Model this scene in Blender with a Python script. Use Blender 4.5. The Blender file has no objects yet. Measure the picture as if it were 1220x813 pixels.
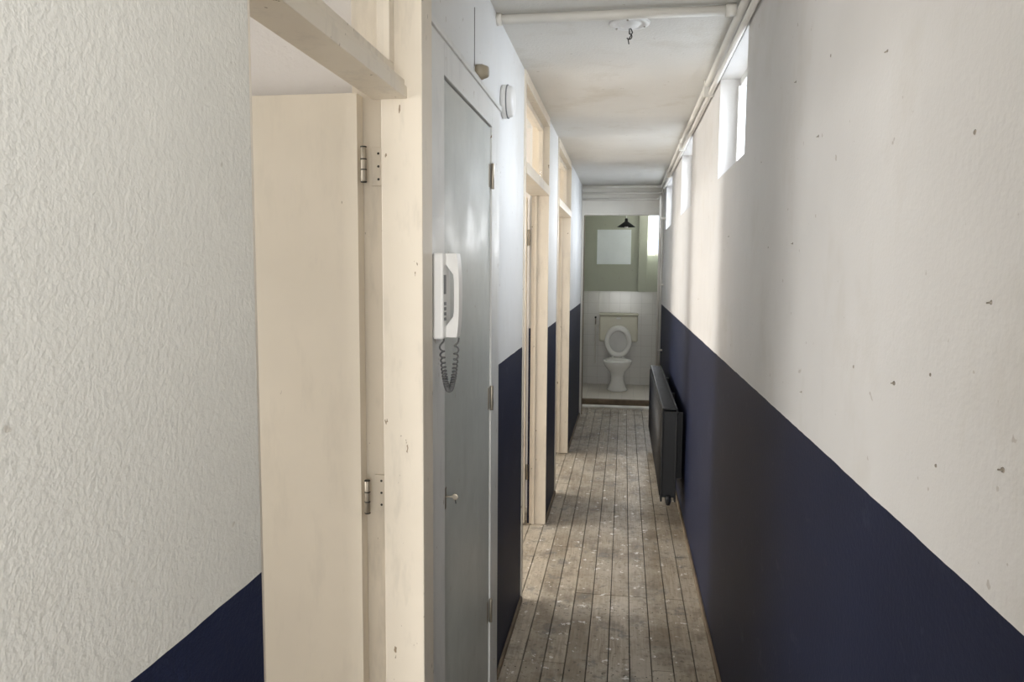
import bpy, bmesh, math, random
from mathutils import Matrix, Vector
random.seed(7)
S=bpy.context.scene
S.view_settings.view_transform='Standard'
S.view_settings.look='None'
S.view_settings.exposure=0.38

# ------------------------------------------------------------ materials
def nt(name):
    m=bpy.data.materials.new(name); m.use_nodes=True
    t=m.node_tree; b=t.nodes['Principled BSDF']
    return m,t,b
def noise(t,scale,detail=4,vec=None,rough=.55):
    n=t.nodes.new('ShaderNodeTexNoise'); n.inputs['Scale'].default_value=scale
    n.inputs['Detail'].default_value=min(detail,4); n.inputs['Roughness'].default_value=rough
    if vec is not None: t.links.new(vec,n.inputs['Vector'])
    return n.outputs['Fac']
def ramp(t,fac,stops):
    r=t.nodes.new('ShaderNodeValToRGB'); e=r.color_ramp.elements
    while len(e)<len(stops): e.new(.5)
    for i,(p,c) in enumerate(stops):
        e[i].position=p; e[i].color=(c[0],c[1],c[2],1) if hasattr(c,'__len__') else (c,c,c,1)
    t.links.new(fac,r.inputs['Fac']); return r.outputs['Color']
def mix(t,fac,a,b,mode='MIX'):
    n=t.nodes.new('ShaderNodeMix'); n.data_type='RGBA'; n.blend_type=mode
    for k,v in ((0,fac),(6,a),(7,b)):
        if isinstance(v,(int,float)): n.inputs[k].default_value=v
        elif isinstance(v,tuple): n.inputs[k].default_value=(*v,1)
        else: t.links.new(v,n.inputs[k])
    return n.outputs[2]
def bump(t,b,h,strength,dist):
    n=t.nodes.new('ShaderNodeBump'); n.inputs['Strength'].default_value=strength
    n.inputs['Distance'].default_value=dist
    t.links.new(h,n.inputs['Height']); t.links.new(n.outputs['Normal'],b.inputs['Normal'])
def pos(t):
    return t.nodes.new('ShaderNodeNewGeometry').outputs['Position']
def mapping(t,vec,scale):
    n=t.nodes.new('ShaderNodeMapping'); n.inputs['Scale'].default_value=scale
    t.links.new(vec,n.inputs['Vector']); return n.outputs['Vector']
def math_(t,op,a,b=0.0):
    n=t.nodes.new('ShaderNodeMath'); n.operation=op
    for i,v in enumerate((a,b)):
        if isinstance(v,(int,float)): n.inputs[i].default_value=v
        else: t.links.new(v,n.inputs[i])
    return n.outputs[0]

def plain(name,col,rough=.5,metal=0,var=.06,bs=0,bscale=40):
    m,t,b=nt(name); P=pos(t)
    f=noise(t,6,3,P)
    c0=tuple(x*(1-var) for x in col); c1=tuple(min(1,x*(1+var)) for x in col)
    t.links.new(ramp(t,f,[(.3,c0),(.7,c1)]),b.inputs['Base Color'])
    b.inputs['Roughness'].default_value=rough; b.inputs['Metallic'].default_value=metal
    if bs: bump(t,b,noise(t,bscale,3,P),bs,.002)
    return m
def woodpaint(name,col,dirt=(.30,.23,.15),amt=.6,rough=.38,chipt=.70):
    m,t,b=nt(name); P=pos(t)
    base=mix(t,ramp(t,noise(t,2.2,4,P),[(.35,0),(.7,1)]),tuple(x*.90 for x in col),col)
    d=ramp(t,noise(t,14,4,mapping(t,P,(1,1,.25)),.7),[(.53,0),(.72,amt)])
    c=mix(t,d,base,tuple(c*.70 for c in col))
    chip=ramp(t,noise(t,45,3,mapping(t,P,(1,1,.4))),[(chipt,0),(chipt+.015,1)])
    c=mix(t,chip,c,dirt)
    t.links.new(c,b.inputs['Base Color'])
    t.links.new(ramp(t,noise(t,5,4,P,.7),[(.35,rough-.05),(.65,rough+.14)]),b.inputs['Roughness'])
    bump(t,b,noise(t,60,2,mapping(t,P,(1,1,.15))),.15,.002)
    return m
NAVY=(.0120,.0160,.041)
def wallmat(name,top,blue=True,stip=75,bstr=.55,smudge=.25,line=1.285,dist=.003):
    m,t,b=nt(name); P=pos(t)
    big=noise(t,1.3,4,P,.6)
    c=mix(t,ramp(t,big,[(.35,0),(.68,1)]),tuple(x*.92 for x in top),top)
    sm=ramp(t,noise(t,3.1,4,mapping(t,P,(1,1,.7)),.68),[(.54,0),(.76,smudge)])
    c=mix(t,sm,c,(top[0]*.72,top[1]*.68,top[2]*.60))
    sp=ramp(t,noise(t,34,2,P),[(.735,0),(.755,.6)])
    c=mix(t,sp,c,(top[0]*.6,top[1]*.55,top[2]*.5))
    if blue:
        sx=t.nodes.new('ShaderNodeSeparateXYZ'); t.links.new(P,sx.inputs[0])
        w=math_(t,'MULTIPLY',math_(t,'SUBTRACT',noise(t,9,2,P),.5),.006)
        isb=math_(t,'LESS_THAN',math_(t,'ADD',sx.outputs['Z'],w),line)
        nb=mix(t,ramp(t,noise(t,3,4,P),[(.3,0),(.75,1)]),NAVY,(.017,.022,.051))
        scr=ramp(t,noise(t,11,4,mapping(t,P,(1,.6,1)),.75),[(.61,0),(.74,.35)])
        nb=mix(t,scr,nb,(.08,.09,.13))
        c=mix(t,isb,c,nb)
        t.links.new(math_(t,'SUBTRACT',.74,math_(t,'MULTIPLY',isb,.18)),b.inputs['Roughness'])
        t.links.new(math_(t,'SUBTRACT',.4,math_(t,'MULTIPLY',isb,.18)),b.inputs['Specular IOR Level'])
    else: b.inputs['Roughness'].default_value=.72
    t.links.new(c,b.inputs['Base Color'])
    n1=noise(t,stip,2,P,.6)
    bump(t,b,n1,bstr,dist)
    return m
M={}
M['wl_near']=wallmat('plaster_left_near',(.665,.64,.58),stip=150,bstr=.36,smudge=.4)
M['wl']=wallmat('plaster_left',(.78,.78,.77),stip=110,bstr=.25)
M['wr']=wallmat('plaster_right',(.77,.748,.725),stip=90,bstr=.22,smudge=.35)
M['ceil']=wallmat('ceiling_plaster',(.76,.74,.695),blue=False,stip=80,bstr=.6,smudge=.5)
M['room']=wallmat('room_plaster',(.80,.755,.715),blue=False,stip=80,bstr=.4,smudge=.1)
M['header']=wallmat('header_paint',(.83,.80,.73),blue=False,bstr=.2,smudge=.2)
M['green']=wallmat('green_paint',(.50,.52,.44),blue=False,bstr=.2,smudge=.15)
M['cream']=woodpaint('cream_gloss',(.80,.72,.60))
M['leaf']=woodpaint('cream_door',(.83,.745,.615),amt=.25,chipt=.735)
M['white']=woodpaint('white_gloss',(.76,.755,.73),amt=.45)
M['closet']=woodpaint('closet_grey',(.54,.56,.525),amt=.35,rough=.36,chipt=.735)
M['pipe']=plain('pipe_paint',(.72,.69,.63),.4)
M['black']=plain('radiator_black',(.008,.009,.011),.5,var=.2)
M['steel']=plain('old_steel',(.35,.31,.25),.4,.8,var=.3)
M['mark']=plain('rusty_mark',(.30,.26,.22),.7,var=.3)
M['dark']=plain('dark_gap',(.03,.027,.022),.9)
M['wire']=plain('grey_wire',(.22,.21,.2),.6)
M['plastic']=plain('white_plastic',(.80,.79,.77),.35,var=.02)
M['greyplastic']=plain('grey_plastic',(.16,.16,.17),.45)
M['beigeplastic']=plain('beige_plastic',(.36,.31,.23),.5)
M['cord']=plain('grey_cord',(.11,.11,.11),.5)
M['porcelain']=plain('porcelain',(.88,.87,.84),.12,var=.02)
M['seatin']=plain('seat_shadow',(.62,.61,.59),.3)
M['cistern']=plain('cistern_plastic',(.72,.69,.58),.35,var=.03)
M['pale_square']=plain('pale_blue_white',(.86,.91,.95),.4,var=.03)
M['sill']=plain('threshold_paint',(.78,.76,.72),.6,var=.2)
M['brown']=plain('brown_trim',(.20,.15,.10),.7,var=.3,bs=.3)
def tiles(name,col,sz,grout,rough=.15,floor=False):
    m,t,b=nt(name); P=pos(t)
    sx=t.nodes.new('ShaderNodeSeparateXYZ'); t.links.new(P,sx.inputs[0])
    cb=t.nodes.new('ShaderNodeCombineXYZ')
    if floor:
        t.links.new(sx.outputs['X'],cb.inputs[0]); t.links.new(sx.outputs['Y'],cb.inputs[1])
    else:
        t.links.new(math_(t,'ADD',sx.outputs['X'],sx.outputs['Y']),cb.inputs[0]); t.links.new(sx.outputs['Z'],cb.inputs[1])
    k=t.nodes.new('ShaderNodeTexBrick'); k.offset=0
    k.inputs['Scale'].default_value=1; k.inputs['Brick Width'].default_value=sz; k.inputs['Row Height'].default_value=sz
    k.inputs['Mortar Size'].default_value=.002
    k.inputs['Color1'].default_value=(*col,1); k.inputs['Color2'].default_value=(*[c*.97 for c in col],1)
    k.inputs['Mortar'].default_value=(*grout,1)
    t.links.new(cb.outputs[0],k.inputs['Vector']); t.links.new(k.outputs['Color'],b.inputs['Base Color'])
    b.inputs['Roughness'].default_value=rough
    bump(t,b,math_(t,'SUBTRACT',1,k.outputs['Fac']),.3,.002)
    return m
M['tile']=tiles('white_tiles',(.76,.745,.715),.15,(.60,.58,.55))
M['ftile']=tiles('floor_tiles',(.66,.62,.55),.15,(.48,.45,.42),.4,True)
def floormat():
    m,t,b=nt('worn_floorboards'); P=pos(t)
    a=t.nodes.new('ShaderNodeAttribute'); a.attribute_name='tint'
    base=mix(t,a.outputs['Fac'],(.31,.255,.185),(.52,.45,.35))
    g=noise(t,22,4,mapping(t,P,(3.5,.22,1)),.65)
    c=mix(t,ramp(t,g,[(.38,0),(.66,.65)]),base,(.24,.19,.135))
    st=ramp(t,noise(t,2.6,4,P,.7),[(.42,0),(.62,.6)])
    c=mix(t,st,c,(.55,.50,.42))
    dk=ramp(t,noise(t,4.5,4,mapping(t,P,(1,.8,1)),.75),[(.50,0),(.64,.65)])
    c=mix(t,dk,c,(.17,.14,.105))
    gb=ramp(t,noise(t,7.3,4,P,.7),[(.58,0),(.64,.55)])
    c=mix(t,gb,c,(.15,.15,.145))
    sm=ramp(t,noise(t,48,3,P,.6),[(.59,0),(.65,.6)])
    c=mix(t,sm,c,(.13,.10,.07))
    wh=ramp(t,noise(t,15,4,P,.70),[(.625,0),(.645,.9)])
    c=mix(t,wh,c,(.82,.80,.77))
    t.links.new(c,b.inputs['Base Color'])
    t.links.new(ramp(t,g,[(.3,.40),(.7,.62)]),b.inputs['Roughness'])
    bump(t,b,g,.25,.003)
    return m
M['floor']=floormat()
def glassmat():
    m,t,b=nt('window_glass'); t.nodes.remove(b)
    tr=t.nodes.new('ShaderNodeBsdfTransparent'); gl=t.nodes.new('ShaderNodeBsdfGlossy'); gl.inputs['Roughness'].default_value=.03
    mx=t.nodes.new('ShaderNodeMixShader'); mx.inputs[0].default_value=.07
    t.links.new(tr.outputs[0],mx.inputs[1]); t.links.new(gl.outputs[0],mx.inputs[2])
    t.links.new(mx.outputs[0],t.nodes['Material Output'].inputs[0]); return m
M['glass']=glassmat()

# ------------------------------------------------------------ mesh builder
class B:
    def __init__(s): s.bm=bmesh.new(); s.mats=[]
    def mi(s,m):
        if m not in s.mats: s.mats.append(m)
        return s.mats.index(m)
    def box(s,x0,x1,y0,y1,z0,z1,m,bev=0):
        r=bmesh.ops.create_cube(s.bm,size=1)
        for v in r['verts']:
            v.co=Vector(((x0+x1)/2+v.co.x*(x1-x0),(y0+y1)/2+v.co.y*(y1-y0),(z0+z1)/2+v.co.z*(z1-z0)))
        fs=set(f for v in r['verts'] for f in v.link_faces)
        for f in fs: f.material_index=s.mi(m)
        if bev:
            es=list(set(e for v in r['verts'] for e in v.link_edges))
            q=bmesh.ops.bevel(s.bm,geom=es,offset=bev,segments=3,profile=.5,affect='EDGES')
            for f in q['faces']: f.material_index=s.mi(m)
        return s
    def tube(s,pts,r,m,seg=12,cap=True,flat=1.0):
        pts=[Vector(p) for p in pts]; rings=[]; n=len(pts); prev=None
        for i,p in enumerate(pts):
            d=(pts[min(i+1,n-1)]-pts[max(i-1,0)]).normalized()
            if prev is None:
                a=Vector((0,0,1)) if abs(d.z)<.9 else Vector((1,0,0))
                u=d.cross(a).normalized()
            else:
                u=(prev-d*prev.dot(d)).normalized()
            prev=u; w=d.cross(u); rr=r[i] if isinstance(r,(list,tuple)) else r
            rings.append([s.bm.verts.new(p+(u*math.cos(2*math.pi*k/seg)*flat+w*math.sin(2*math.pi*k/seg))*rr) for k in range(seg)])
        mi=s.mi(m)
        for a,b in zip(rings,rings[1:]):
            for k in range(seg):
                f=s.bm.faces.new((a[k],a[(k+1)%seg],b[(k+1)%seg],b[k])); f.material_index=mi; f.smooth=True
        if cap:
            for rg in (rings[0],rings[-1]):
                f=s.bm.faces.new(rg); f.material_index=mi
        return s
    def lathe(s,prof,c,m,seg=40,sx=1,sy=1,axis='Z',close=False):
        rings=[];mi=s.mi(m)
        for (r,h) in prof:
            ring=[]
            for k in range(seg):
                a=2*math.pi*k/seg; x=r*math.cos(a)*sx; y=r*math.sin(a)*sy
                if axis=='Z': co=(c[0]+x,c[1]+y,c[2]+h)
                elif axis=='X': co=(c[0]+h,c[1]+x,c[2]+y)
                else: co=(c[0]+x,c[1]+h,c[2]+y)
                ring.append(s.bm.verts.new(co))
            rings.append(ring)
        pr=list(zip(rings,rings[1:]))
        if close: pr.append((rings[-1],rings[0]))
        for a,b in pr:
            for k in range(seg):
                f=s.bm.faces.new((a[k],a[(k+1)%seg],b[(k+1)%seg],b[k])); f.material_index=mi; f.smooth=True
        if not close:
            for rg in (rings[0],rings[-1]):
                f=s.bm.faces.new(rg); f.material_index=mi
        return s
    def strip(s,sec,y0,y1,m):
        # closed x/z section extruded along Y
        mi=s.mi(m)
        a=[s.bm.verts.new((x,y0,z)) for x,z in sec]; c=[s.bm.verts.new((x,y1,z)) for x,z in sec]; n=len(sec)
        for k in range(n):
            f=s.bm.faces.new((a[k],a[(k+1)%n],c[(k+1)%n],c[k])); f.material_index=mi
        for rg in (a,c):
            f=s.bm.faces.new(rg); f.material_index=mi
        return s
    def obj(s,name,bevel=0):
        bmesh.ops.recalc_face_normals(s.bm,faces=s.bm.faces)
        me=bpy.data.meshes.new(name); s.bm.to_mesh(me); s.bm.free()
        for k in s.mats: me.materials.append(M[k])
        o=bpy.data.objects.new(name,me); S.collection.objects.link(o)
        if bevel:
            b=o.modifiers.new('bevel','BEVEL'); b.width=bevel; b.segments=2; b.limit_method='ANGLE'; b.angle_limit=.8
        return o
def bend(pts,r=.06,n=6):
    out=[Vector(pts[0])]
    for i in range(1,len(pts)-1):
        p=Vector(pts[i]); a=Vector(pts[i-1]); c=Vector(pts[i+1])
        da=(a-p).normalized(); dc=(c-p).normalized()
        s0=p+da*r; s1=p+dc*r
        for k in range(n+1):
            t=k/n; out.append(s0*(1-t)**2+p*2*t*(1-t)+s1*t*t)
    out.append(Vector(pts[-1])); return out

XR=.418; XL=-.485; C=2.60; YB=-1.8; YE=8.60; XO=-3.6
# ------------------------------------------------------------ floor
b=B(); w=.0905; x=XR
bm=b.bm; lay=bm.verts.layers.float_color.new('tint')
while x>XO:
    x0=max(XO,x-w); y=YB-random.uniform(0,2)
    cuts=[]
    if XL-.1<x0<.2: cuts=[3.06]
    if -.25<x0<.1: cuts=[3.77]
    while y<9.2:
        L=random.choice([1.35,2.05,2.7,3.3]); y1=y+L
        for q in cuts:
            if y<q-.2 and y1>q-.2: y1=q
        a0=max(y,YB); a1=min(y1,9.2)
        if a1-a0>.02:
            n0=len(bm.verts); dz=random.uniform(-.0018,.0)
            b.box(x0+.0022,x-.0020,a0+.001,a1-.0025,-.025,dz,'floor')
            tv=random.random(); bm.verts.ensure_lookup_table()
            for v in bm.verts[n0:]: v[lay]=(tv,tv,tv,1)
            if x0>XL-.1:
                yy=math.ceil(a0/.6)*.6
                while yy<a1:
                    for q in (.25,.75):
                        cx=x0+w*q; r=.0034
                        vs=[bm.verts.new((cx+r*math.cos(k*math.pi/3),yy+r*math.sin(k*math.pi/3),dz+.0004)) for k in range(6)]
                        f=bm.faces.new(vs); f.material_index=b.mi('dark')
                    yy+=.6
        y=y1
    x-=w
b.box(XO,XR,YB,9.38,-.06,-.0252,'dark')
b.obj('floor')
B().box(-.75,.6,9.44,10.72,-.06,.05,'ftile').obj('floor_toilet')
b=B(); b.box(-.61,.56,9.10,9.22,-.02,.012,'sill'); b.box(-.61,.56,9.38,9.44,-.06,.052,'brown'); b.box(-.61,.56,9.222,9.379,-.05,-.01,'brown'); b.obj('trim_threshold',.004)

# ------------------------------------------------------------ ceiling
B().box(XO-.1,.64,YB-.1,YE+.1,C,C+.1,'ceil').obj('ceiling')
B().box(-.75,.75,YE+.1,10.8,C,C+.1,'room').obj('ceiling_toilet')

# ------------------------------------------------------------ right wall with high windows
wins=[(-.7,.1),(2.86,3.65),(5.09,5.98),(7.15,8.10)]
ZW0,ZW1=2.08,2.53
b=B(); b.box(XR,.62,YB,YE+.1,-.06,ZW0,'wr'); b.box(XR,.62,YB,YE+.1,ZW1,C,'wr')
y=YB
for a,c in wins:
    b.box(XR,.62,y,a,ZW0,ZW1,'wr'); y=c
b.box(XR,.62,y,YE+.1,ZW0,ZW1,'wr')
b.obj('wall_right')
for i,(a,c) in enumerate(wins):
    b=B(); f=.035; xa,xb=.505,.55
    b.box(xa,xb,a,c,ZW0,ZW0+f,'white'); b.box(xa,xb,a,c,ZW1-f,ZW1,'white')
    b.box(xa,xb,a,a+f,ZW0+f,ZW1-f,'white'); b.box(xa,xb,c-f,c,ZW0+f,ZW1-f,'white')
    b.box(xa-.012,xa,a+.02,c-.02,ZW0+.02,ZW0+.05,'white'); b.box(xa-.012,xa,c-.05,c-.02,ZW0+.05,ZW1-.04,'white')
    b.box(.525,.529,a+f,c-f,ZW0+f,ZW1-f,'glass')
    b.obj('window_%d'%(i+1))

# ------------------------------------------------------------ left walls
B().box(-.54,-.436,YB,.848,-.06,C,'wl_near').obj('wall_left_near')
b=B()
b.box(-.60,XL,1.811,2.86,2.25,C,'wl')
b.box(-.60,XL,2.86,3.63,-.06,C,'wl')
b.box(-.60,XL,4.80,5.48,-.06,C,'wl')
b.box(-.60,XL,6.76,YE+.1,-.06,C,'wl')
b.obj('wall_left')
B().box(-1.05,-.60,1.82,2.90,-.06,C,'room').obj('wall_closet')
b=B()
rw=[(-.6,1.2),(3.75,4.75),(5.8,7.4)]; y=YB
for a,c in rw:
    b.box(XO-.1,XO,y,a,-.06,C,'room'); b.box(XO-.1,XO,a,c,-.06,.85,'room'); b.box(XO-.1,XO,a,c,2.35,C,'room'); y=c
b.box(XO-.1,XO,y,YE+.1,-.06,C,'room'); b.obj('wall_facade')
for i,(a,c) in enumerate(rw):
    b=B()
    b.box(XO-.07,XO-.02,a,c,.85,.91,'white'); b.box(XO-.07,XO-.02,a,c,2.29,2.35,'white')
    for q in (a,(a+c)/2-.03,c-.06): b.box(XO-.07,XO-.02,q,q+.06,.91,2.29,'white')
    b.box(XO-.05,XO-.045,a+.06,c-.06,.91,2.29,'glass'); b.obj('window_%d'%(i+5))
B().box(XO,-.60,3.40,3.48,-.06,C,'room').obj('wall_partition')
B().box(XO,-.60,5.12,5.20,-.06,C,'room').obj('wall_partition.001')
B().box(XO,-.60,YE,YE+.1,-.06,C,'room').obj('wall_partition.002')
b=B(); b.box(XO-.1,-.40,YB-.1,YB,-.06,C,'room'); b.box(.36,.62,YB-.1,YB,-.06,C,'room'); b.box(-.40,.36,YB-.1,YB,2.45,C,'room'); b.obj('wall_back')
b=B()
b.box(-.40,-.32,YB-.07,YB-.03,0,2.45,'white'); b.box(.28,.36,YB-.07,YB-.03,0,2.45,'white')
b.box(-.32,.28,YB-.07,YB-.03,0,.35,'white'); b.box(-.32,.28,YB-.07,YB-.03,2.37,2.45,'white'); b.box(-.32,.28,YB-.055,YB-.05,.35,2.37,'glass')
b.obj('door_1')

# ------------------------------------------------------------ doorway 1 (near left)
b=B()
b.box(-.60,-.4375,.848,.858,0,C,'cream')
b.box(-.563,-.465,1.719,1.811,0,C,'cream')
b.box(-.645,-.563,1.755,1.811,0,C,'cream')
b.box(-.583,-.500,.857,1.719,2.047,2.075,'cream'); b.box(-.575,-.506,.857,1.719,2.075,2.09,'cream')
b.box(-.56,-.53,.857,1.719,2.09,2.125,'cream'); b.box(-.56,-.53,.857,1.719,2.56,C,'cream')
b.box(-.56,-.53,1.685,1.719,2.125,2.56,'cream')
b.box(-.547,-.543,.857,1.685,2.125,2.56,'glass')
b.obj('trim_1',.002)
b=B()
b.box(-1.43,-.618,1.712,1.752,.012,2.062,'leaf')
for z in (1.90,1.11):
    b.tube([(-.603,1.712,z-.04),(-.603,1.712,z+.04)],.0065,'steel',10)
    for k in (-.04,-.012,.012,.04): b.tube([(-.603,1.712,z+k-.0015),(-.603,1.712,z+k+.0015)],.0073,'dark',10)
    b.box(-.597,-.566,1.7495,1.7535,z-.045,z+.045,'cream')
    for zz in (-.03,0,.03): b.tube([(-.58,1.7485,z+zz),(-.58,1.75,z+zz)],.003,'dark',8)
b.obj('door_2',.002)

# ------------------------------------------------------------ meter closet
b=B()
b.box(-.60,-.474,1.812,1.975,0,2.25,'white'); b.box(-.60,-.474,2.70,2.86,0,2.25,'white')
b.box(-.60,-.474,1.975,2.70,2.163,2.25,'white')
b.box(-.60,-.468,1.80,2.875,2.25,2.268,'white')
b.box(-.60,-.505,1.975,2.70,0,2.163,'dark')
b.obj('trim_2',.002)
b=B()
b.box(-.505,-.480,1.980,2.694,.008,2.157,'closet')
for z in (1.99,1.19,.38):
    b.tube([(-.472,2.697,z-.045),(-.472,2.697,z+.045)],.0065,'steel',10)
    b.box(-.476,-.4735,2.70,2.725,z-.04,z+.04,'steel'); b.box(-.482,-.479,2.665,2.692,z-.04,z+.04,'steel')
b.box(-.482,-.478,1.994,2.010,.995,1.055,'steel')
b.tube([(-.48,2.002,1.03),(-.458,2.002,1.03)],.0025,'steel',8)
b.lathe([(.004,-.0015),(.009,-.0015),(.009,.0015),(.004,.0015)],(-.452,2.002,1.03),'steel',16,axis='Y')
b.tube([(-.452,2.002,1.03),(-.450,2.004,1.01)],.0015,'dark',6)
b.obj('closet_door',.0015)

# ------------------------------------------------------------ doorways 2 and 3 with overlights
def doorway(y0,y1,ti,di):
    b=B(); xa,xb=-.585,-.477
    b.box(xa,xb,y0,y0+.03,0,C,'cream'); b.box(xa,xb,y1,y1+.02,0,C,'cream')
    b.box(xa-.005,xb+.006,y0+.03,y1,2.12,2.175,'cream'); b.box(xa,xb,y0+.03,y1,2.545,C,'cream')
    xg=-.53
    b.box(xg-.015,xg+.015,y0+.03,y1,2.175,2.205,'cream'); b.box(xg-.015,xg+.015,y0+.03,y1,2.515,2.545,'cream')
    b.box(xg-.015,xg+.015,y1-.03,y1,2.205,2.515,'cream'); b.box(xg-.015,xg+.015,y0+.03,y0+.06,2.205,2.515,'cream')
    b.box(xg-.002,xg+.002,y0+.06,y1-.03,2.205,2.515,'glass')
    b.box(xa+.02,xa+.035,y1-.012,y1,0,2.12,'cream')
    b.obj('trim_%d'%ti,.002)
    b=B(); b.box(-1.45,-.612,y1-.03,y1+.01,.012,2.11,'leaf')
    for z in (1.86,.35):
        b.tube([(-.600,y1-.012,z-.05),(-.600,y1-.012,z+.05)],.009,'steel',10)
    b.lathe([(.012,0),(.012,.03),(.02,.035),(.02,.05),(.005,.055)],(-1.38,y1-.085,1.05),'steel',16,axis='Y')
    b.obj('door_%d'%di,.002)
doorway(3.63,4.78,3,3)
doorway(5.48,6.74,4,4)

B().box(XR-.014,XR,YB,YE,0,.028,'brown').obj('baseboard_right',.004)
b=B()
for a,c in ((2.88,3.62),(4.82,5.47),(6.78,8.58)): b.box(XL,XL+.013,a,c,0,.028,'brown')
b.obj('baseboard_left',.004)

# ------------------------------------------------------------ end of corridor: header, toilet room
B().box(-.60,.62,YE,YE+.1,2.30,C,'header').obj('wall_header')
b=B()
b.box(XL,-.462,YE,YE+.1,0,2.30,'header'); b.box(.385,XR,YE,YE+.1,0,2.30,'header'); b.box(-.462,.385,YE,YE+.1,2.27,2.30,'header')
b.box(-.462,-.452,YE+.03,YE+.06,0,2.27,'brown')
b.obj('trim_5',.003)
b=B()
for (z0,z1,m) in ((-.06,1.35,'tile'),(1.35,C,'green')):
    b.box(-.75,-.61,YE+.1,10.8,z0,z1,m); b.box(.56,.75,YE+.1,10.8,z0,z1,m)
b.obj('wall_toilet_side')
b=B()
b.box(-.61,.56,10.70,10.8,-.06,1.35,'tile'); b.box(-.61,.31,10.70,10.8,1.35,C,'green')
b.box(.31,.56,10.70,10.8,1.35,1.86,'green'); b.box(.31,.56,10.70,10.8,2.46,C,'green')
b.box(-.61,.56,10.688,10.70,1.345,1.362,'tile')
b.obj('wall_toilet_back')
b=B(); b.box(.31,.335,10.72,10.76,1.86,2.46,'white'); b.box(.535,.56,10.72,10.76,1.86,2.46,'white'); b.box(.335,.535,10.72,10.76,1.86,1.89,'white'); b.box(.335,.535,10.72,10.76,2.43,2.46,'white')
b.box(.335,.535,10.738,10.742,1.89,2.43,'glass'); b.obj('window_8')
B().box(.19,.31,10.66,10.70,1.362,C,'green').obj('trim_6',.003)
B().box(-.385,.085,10.690,10.70,1.74,2.22,'pale_square').obj('wall_pale_square',.002)  # thin pale blue-white square on the green back wall

# toilet
tx=-.065
b=B()
b.lathe([(.135,.0),(.135,.02),(.115,.05),(.088,.14),(.085,.20),(.11,.26),(.155,.31),(.183,.355),(.192,.385),(.192,.40),(.182,.408),(.155,.405),(.145,.38),(.13,.31),(.09,.25),(.03,.23)],(tx,10.18,.05),'porcelain',48,sx=1,sy=1.22)
b.box(tx-.085,tx+.085,10.33,10.60,.05,.42,'porcelain',.03)
b.lathe([(.18,-.008),(.187,0),(.18,.010),(.02,.014)],(tx,10.47,.68),'porcelain',48,sx=1,sy=1.2,axis='Y')
ring=[]
for k in range(12):
    a=2*math.pi*k/12; ring.append((.150+.030*math.cos(a),-.022+.011*math.sin(a)))
b.lathe(ring,(tx,10.455,.68),'porcelain',48,sx=1,sy=1.2,axis='Y',close=True)
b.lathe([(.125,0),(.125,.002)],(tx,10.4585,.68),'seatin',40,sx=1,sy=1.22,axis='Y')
for sx_ in (-.07,.07): b.tube([(tx+sx_,10.42,.465),(tx+sx_,10.48,.465)],.014,'porcelain',10)
b.box(tx-.11,tx+.11,10.40,10.50,.445,.462,'porcelain',.006)
b.box(tx-.265,tx+.265,10.52,10.688,.67,1.03,'cistern',.025)
b.box(tx-.27,tx+.27,10.515,10.688,1.03,1.065,'cistern',.012)
b.box(tx-.03,tx+.03,10.50,10.516,.985,1.01,'porcelain',.004)
b.tube([(tx,10.60,.67),(tx,10.60,.40)],.025,'porcelain',16)
b.obj('toilet')
b=B()
b.tube(bend([(-.345,10.64,.90),(-.385,10.64,.90),(-.385,10.64,.35),(-.385,10.70,.35)],.02),.009,'pipe')
b.lathe([(.010,0),(.014,.006),(.014,.03),(.010,.036)],(-.385,10.60,1.0),'dark',16,axis='Y'); b.tube([(-.385,10.62,1.0),(-.385,10.70,1.0)],.008,'steel'); b.tube([(-.385,10.64,.9),(-.385,10.64,1.0)],.008,'steel')
b.obj('water_supply_pipe')
b=B()
b.tube([(.012,9.8,C),(.012,9.8,2.31)],.0045,'plastic',8)
b.lathe([(.03,0),(.03,-.02),(.01,-.022)],(.012,9.8,C),'plastic',20)
b.lathe([(.012,.09),(.02,.08),(.022,.05),(.118,-.02),(.114,-.02),(.018,.044),(.008,.046)],(.012,9.8,2.225),'black',32)
b.lathe([(.012,.045),(.02,.02),(.028,-.005),(.018,-.03),(.004,-.036)],(.012,9.8,2.225),'plastic',20)
b.obj('pendant_lamp')

# ------------------------------------------------------------ pipes
b=B()
b.tube(bend([(.388,YB,2.572),(.388,8.50,2.572),(-.47,8.50,2.572)],.09),.016,'pipe',14)
b.tube(bend([(.400,YB,2.528),(.400,8.40,2.528),(.388,8.53,2.505),(-.47,8.53,2.505)],.05),.012,'pipe',14)
b.tube(bend([(.362,8.2,.32),(.362,8.2,2.44),(.362,8.53,2.44),(-.47,8.53,2.44)],.05),.013,'pipe',14)
b.tube(bend([(.392,8.27,.25),(.392,8.27,2.53)],.05),.010,'pipe',12)
for y in (.4,1.9,3.9,5.6,7.2):
    b.box(.368,XR,y,y+.018,2.51,2.592,'pipe',.003)
for z in (.8,1.5,2.2): b.box(.35,XR,8.19,8.21,z,z+.02,'pipe',.003)
b.obj('heating_pipes')
b=B()
b.tube([(XL,2.85,2.578),(.371,2.85,2.578)],.0175,'pipe',16)
b.tube([(XL,2.85,2.578),(XL+.02,2.85,2.578)],.0215,'pipe',16)
b.tube([(.335,2.85,2.578),(.370,2.85,2.578)],.0215,'pipe',16)
b.obj('cross_pipe')

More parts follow.
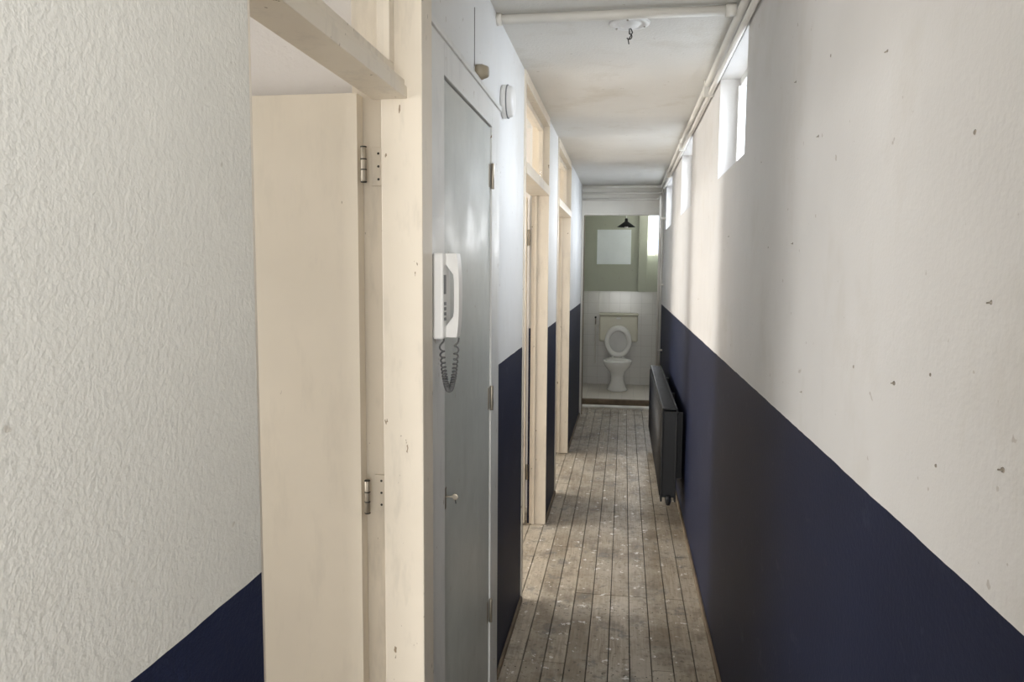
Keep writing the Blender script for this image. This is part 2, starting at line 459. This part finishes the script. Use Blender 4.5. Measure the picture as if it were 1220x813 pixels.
# ------------------------------------------------------------ radiator
b=B(); x0,x1,y0,y1,z0,z1=.262,.362,4.92,7.2,.15,.77
b.box(x0,x0+.012,y0,y1,z0,z1,'black',.004); b.box(x1-.012,x1,y0,y1,z0,z1,'black',.004)
yy=y0+.04
while yy<y1-.03:
    b.tube([(x0+.004,yy,z0+.035),(x0+.004,yy,z1-.035)],.011,'black',8); yy+=.05
b.box(x0+.012,x1-.012,y0+.005,y0+.010,z0+.03,z1-.02,'black'); b.box(x0+.012,x1-.012,y1-.010,y1-.005,z0+.03,z1-.02,'black')
yy=y0+.02
while yy<y1-.02:
    b.box(x0+.012,x1-.012,yy,yy+.010,z1-.012,z1-.003,'black'); yy+=.022
yy=y0+.03
while yy<y1-.03:
    b.box(x0+.02,x1-.02,yy,yy+.004,z0+.05,z1-.04,'black'); yy+=.04
for y in (y0+.3,(y0+y1)/2,y1-.3): b.box(x1,XR-.0005,y,y+.03,z0+.08,z1-.08,'black')
b.tube([(x0+.05,y0-.03,z0+.03),(x0+.05,y0+.02,z0+.03)],.014,'black')
b.lathe([(.012,-.04),(.018,-.02),(.020,0),(.016,.02)],(x0+.05,y0-.03,z0+.03),'black',16)
b.tube([(x0+.05,y1,z0+.05),(x0+.05,y1+.06,z0+.05)],.012,'black')
b.tube(bend([(x0+.05,y1+.05,z0+.05),(x0+.06,y1+.2,z0+.05),(.362,8.15,z0+.05),(.362,8.18,.30)],.03),.010,'pipe')
b.obj('radiator')

# ------------------------------------------------------------ intercom
b=B()
b.box(-.474,-.446,1.842,1.925,1.483,1.700,'plastic',.006)
b.box(-.446,-.4445,1.847,1.868,1.597,1.645,'greyplastic')
for k in range(4): b.box(-.446,-.4435,1.849,1.865,1.53+k*.013,1.538+k*.013,'greyplastic')
# one-piece handset: thick mouth and ear ends, slim bowed grip
outer=[];inner=[]
for k in range(17):
    t=k/16; z=1.486+.213*t
    e=abs(2*t-1)
    xo=-.413-.004*(e**3)*1.5
    th=.013+.020/(1+math.exp(-(e-.62)*22))
    outer.append((xo,z)); inner.append((xo-th,z))
b.strip(outer+inner[::-1],1.874,1.915,'plastic')
path=[]
N=420
for k in range(N+1):
    t=k/N; a=t*math.pi
    cx=-.455+.033*t; cy=1.862+.028*t; cz=1.484-.135*math.sin(a)**.6
    q=2*math.pi*34*t
    path.append((cx+.0055*math.cos(q),cy+.0055*math.sin(q),cz+.0025*math.sin(q)))
b.tube(path,.0026,'cord',6)
b.obj('intercom_handset',.0015)

b=B()
b.lathe([(.024,0),(.024,.020),(.022,.024),(.018,.036),(.015,.040),(.004,.040)],(XL,2.46,2.292),'beigeplastic',24,axis='X')  # beige round thermostat knob, with a thin wire above it
b.tube([(XL+.002,2.42,2.30),(XL+.002,2.42,2.48)],.0013,'wire',6)
b.obj('thermostat_knob')
b=B()
b.lathe([(.062,0),(.064,.006),(.064,.020),(.060,.024),(.058,.038),(.050,.046),(.02,.05),(.004,.05)],(XL,2.99,2.312),'plastic',32,axis='X')
b.lathe([(.0645,.020),(.0645,.024)],(XL,2.99,2.312),'greyplastic',32,axis='X')
b.obj('doorbell_chime')
b=B()
b.lathe([(.078,0),(.076,-.005),(.060,-.008),(.054,-.003),(.040,-.004),(.036,-.012),(.020,-.018),(.004,-.02)],(0.0,3.02,C),'plastic',36)
for k in range(3):
    a=2*math.pi*k/3+.4; b.tube([(.062*math.cos(a),3.02+.062*math.sin(a),C-.010),(.062*math.cos(a),3.02+.062*math.sin(a),C-.004)],.004,'steel',8)
hk=[(0,3.02,C-.018),(0,3.02,C-.04)]
for k in range(10):
    a=math.pi/2-k*math.pi*1.35/9; hk.append((.010*math.cos(a),3.02,C-.05+.010*math.sin(a)))
b.tube(hk,.0022,'dark',8)
b.tube([(0.004,3.02,C-.018),(.012,3.02,C-.035),(.003,3.02,C-.052),(-.004,3.02,C-.062),(-.001,3.02,C-.078)],.0022,'dark',8)
b.obj('ceiling_rose')
b=B()
for (y,z) in [(1.71,2.11),(1.35,2.02),(2.04,2.136),(1.01,1.83),(1.785,1.958),(2.33,1.73),(2.0,1.73),(.94,1.626),(1.447,1.487),(1.237,1.488),(1.1,1.52),(1.064,1.402),(.888,1.443),(1.837,1.378),(4.39,1.5),(2.5,2.0),(3.2,1.8)]:
    r=random.uniform(.0018,.0028)
    b.lathe([(r*1.3,0),(r*1.1,-.0008),(r*.6,-.0004)],(XR,y,z),'mark',9,axis='X',sx=random.uniform(.7,1.6))
    if random.random()<.4: b.tube([(XR,y,z),(XR-.003,y+.005,z-.001)],.001,'steel',6)
b.obj('wall_screws')

# ------------------------------------------------------------ lights
def area(name,loc,rot,sx,sy,power,col):
    l=bpy.data.lights.new(name,'AREA'); l.shape='RECTANGLE'; l.size=sx; l.size_y=sy; l.energy=power; l.color=col
    o=bpy.data.objects.new(name,l); o.location=loc; o.rotation_euler=rot; S.collection.objects.link(o); return o
R=math.radians
RX=(0,R(-90),0)
area('daylight_facade_a',(XO+.03,.3,1.6),RX,1.4,1.7,46,(1,.975,.935))
area('daylight_facade_b',(XO+.03,4.25,1.6),RX,1.4,.9,70,(1,.98,.935))
area('daylight_facade_c',(XO+.03,6.6,1.6),RX,1.4,1.5,82,(1,.98,.935))
area('daylight_front_door',(-.02,YB+.02,1.4),(R(90),0,0),.55,1.9,45,(1,.985,.955))
for i,(a,c) in enumerate(wins):
    area('daylight_clerestory_%d'%i,(1.05,(a+c)/2,2.62),(0,R(65),0),.8,c-a+.3,42,(.84,.91,1))
area('daylight_toilet',(.43,10.77,2.16),(R(-90),0,0),.2,.55,16,(.95,.97,1))
W=bpy.data.worlds.new('sky'); S.world=W; W.use_nodes=True
W.node_tree.nodes['Background'].inputs[0].default_value=(.78,.88,1,1)
W.node_tree.nodes['Background'].inputs[1].default_value=1.8

# ------------------------------------------------------------ camera
cd=bpy.data.cameras.new('camera'); cd.sensor_width=36; cd.lens=26.56; cd.clip_start=.02
co=bpy.data.objects.new('camera',cd); S.collection.objects.link(co)
co.matrix_world=Matrix.Translation((0,0,1.66))@Matrix.Rotation(R(8.39),4,'Z')@Matrix.Rotation(R(90-5.42),4,'X')@Matrix.Rotation(R(.4),4,'Z')
S.camera=co
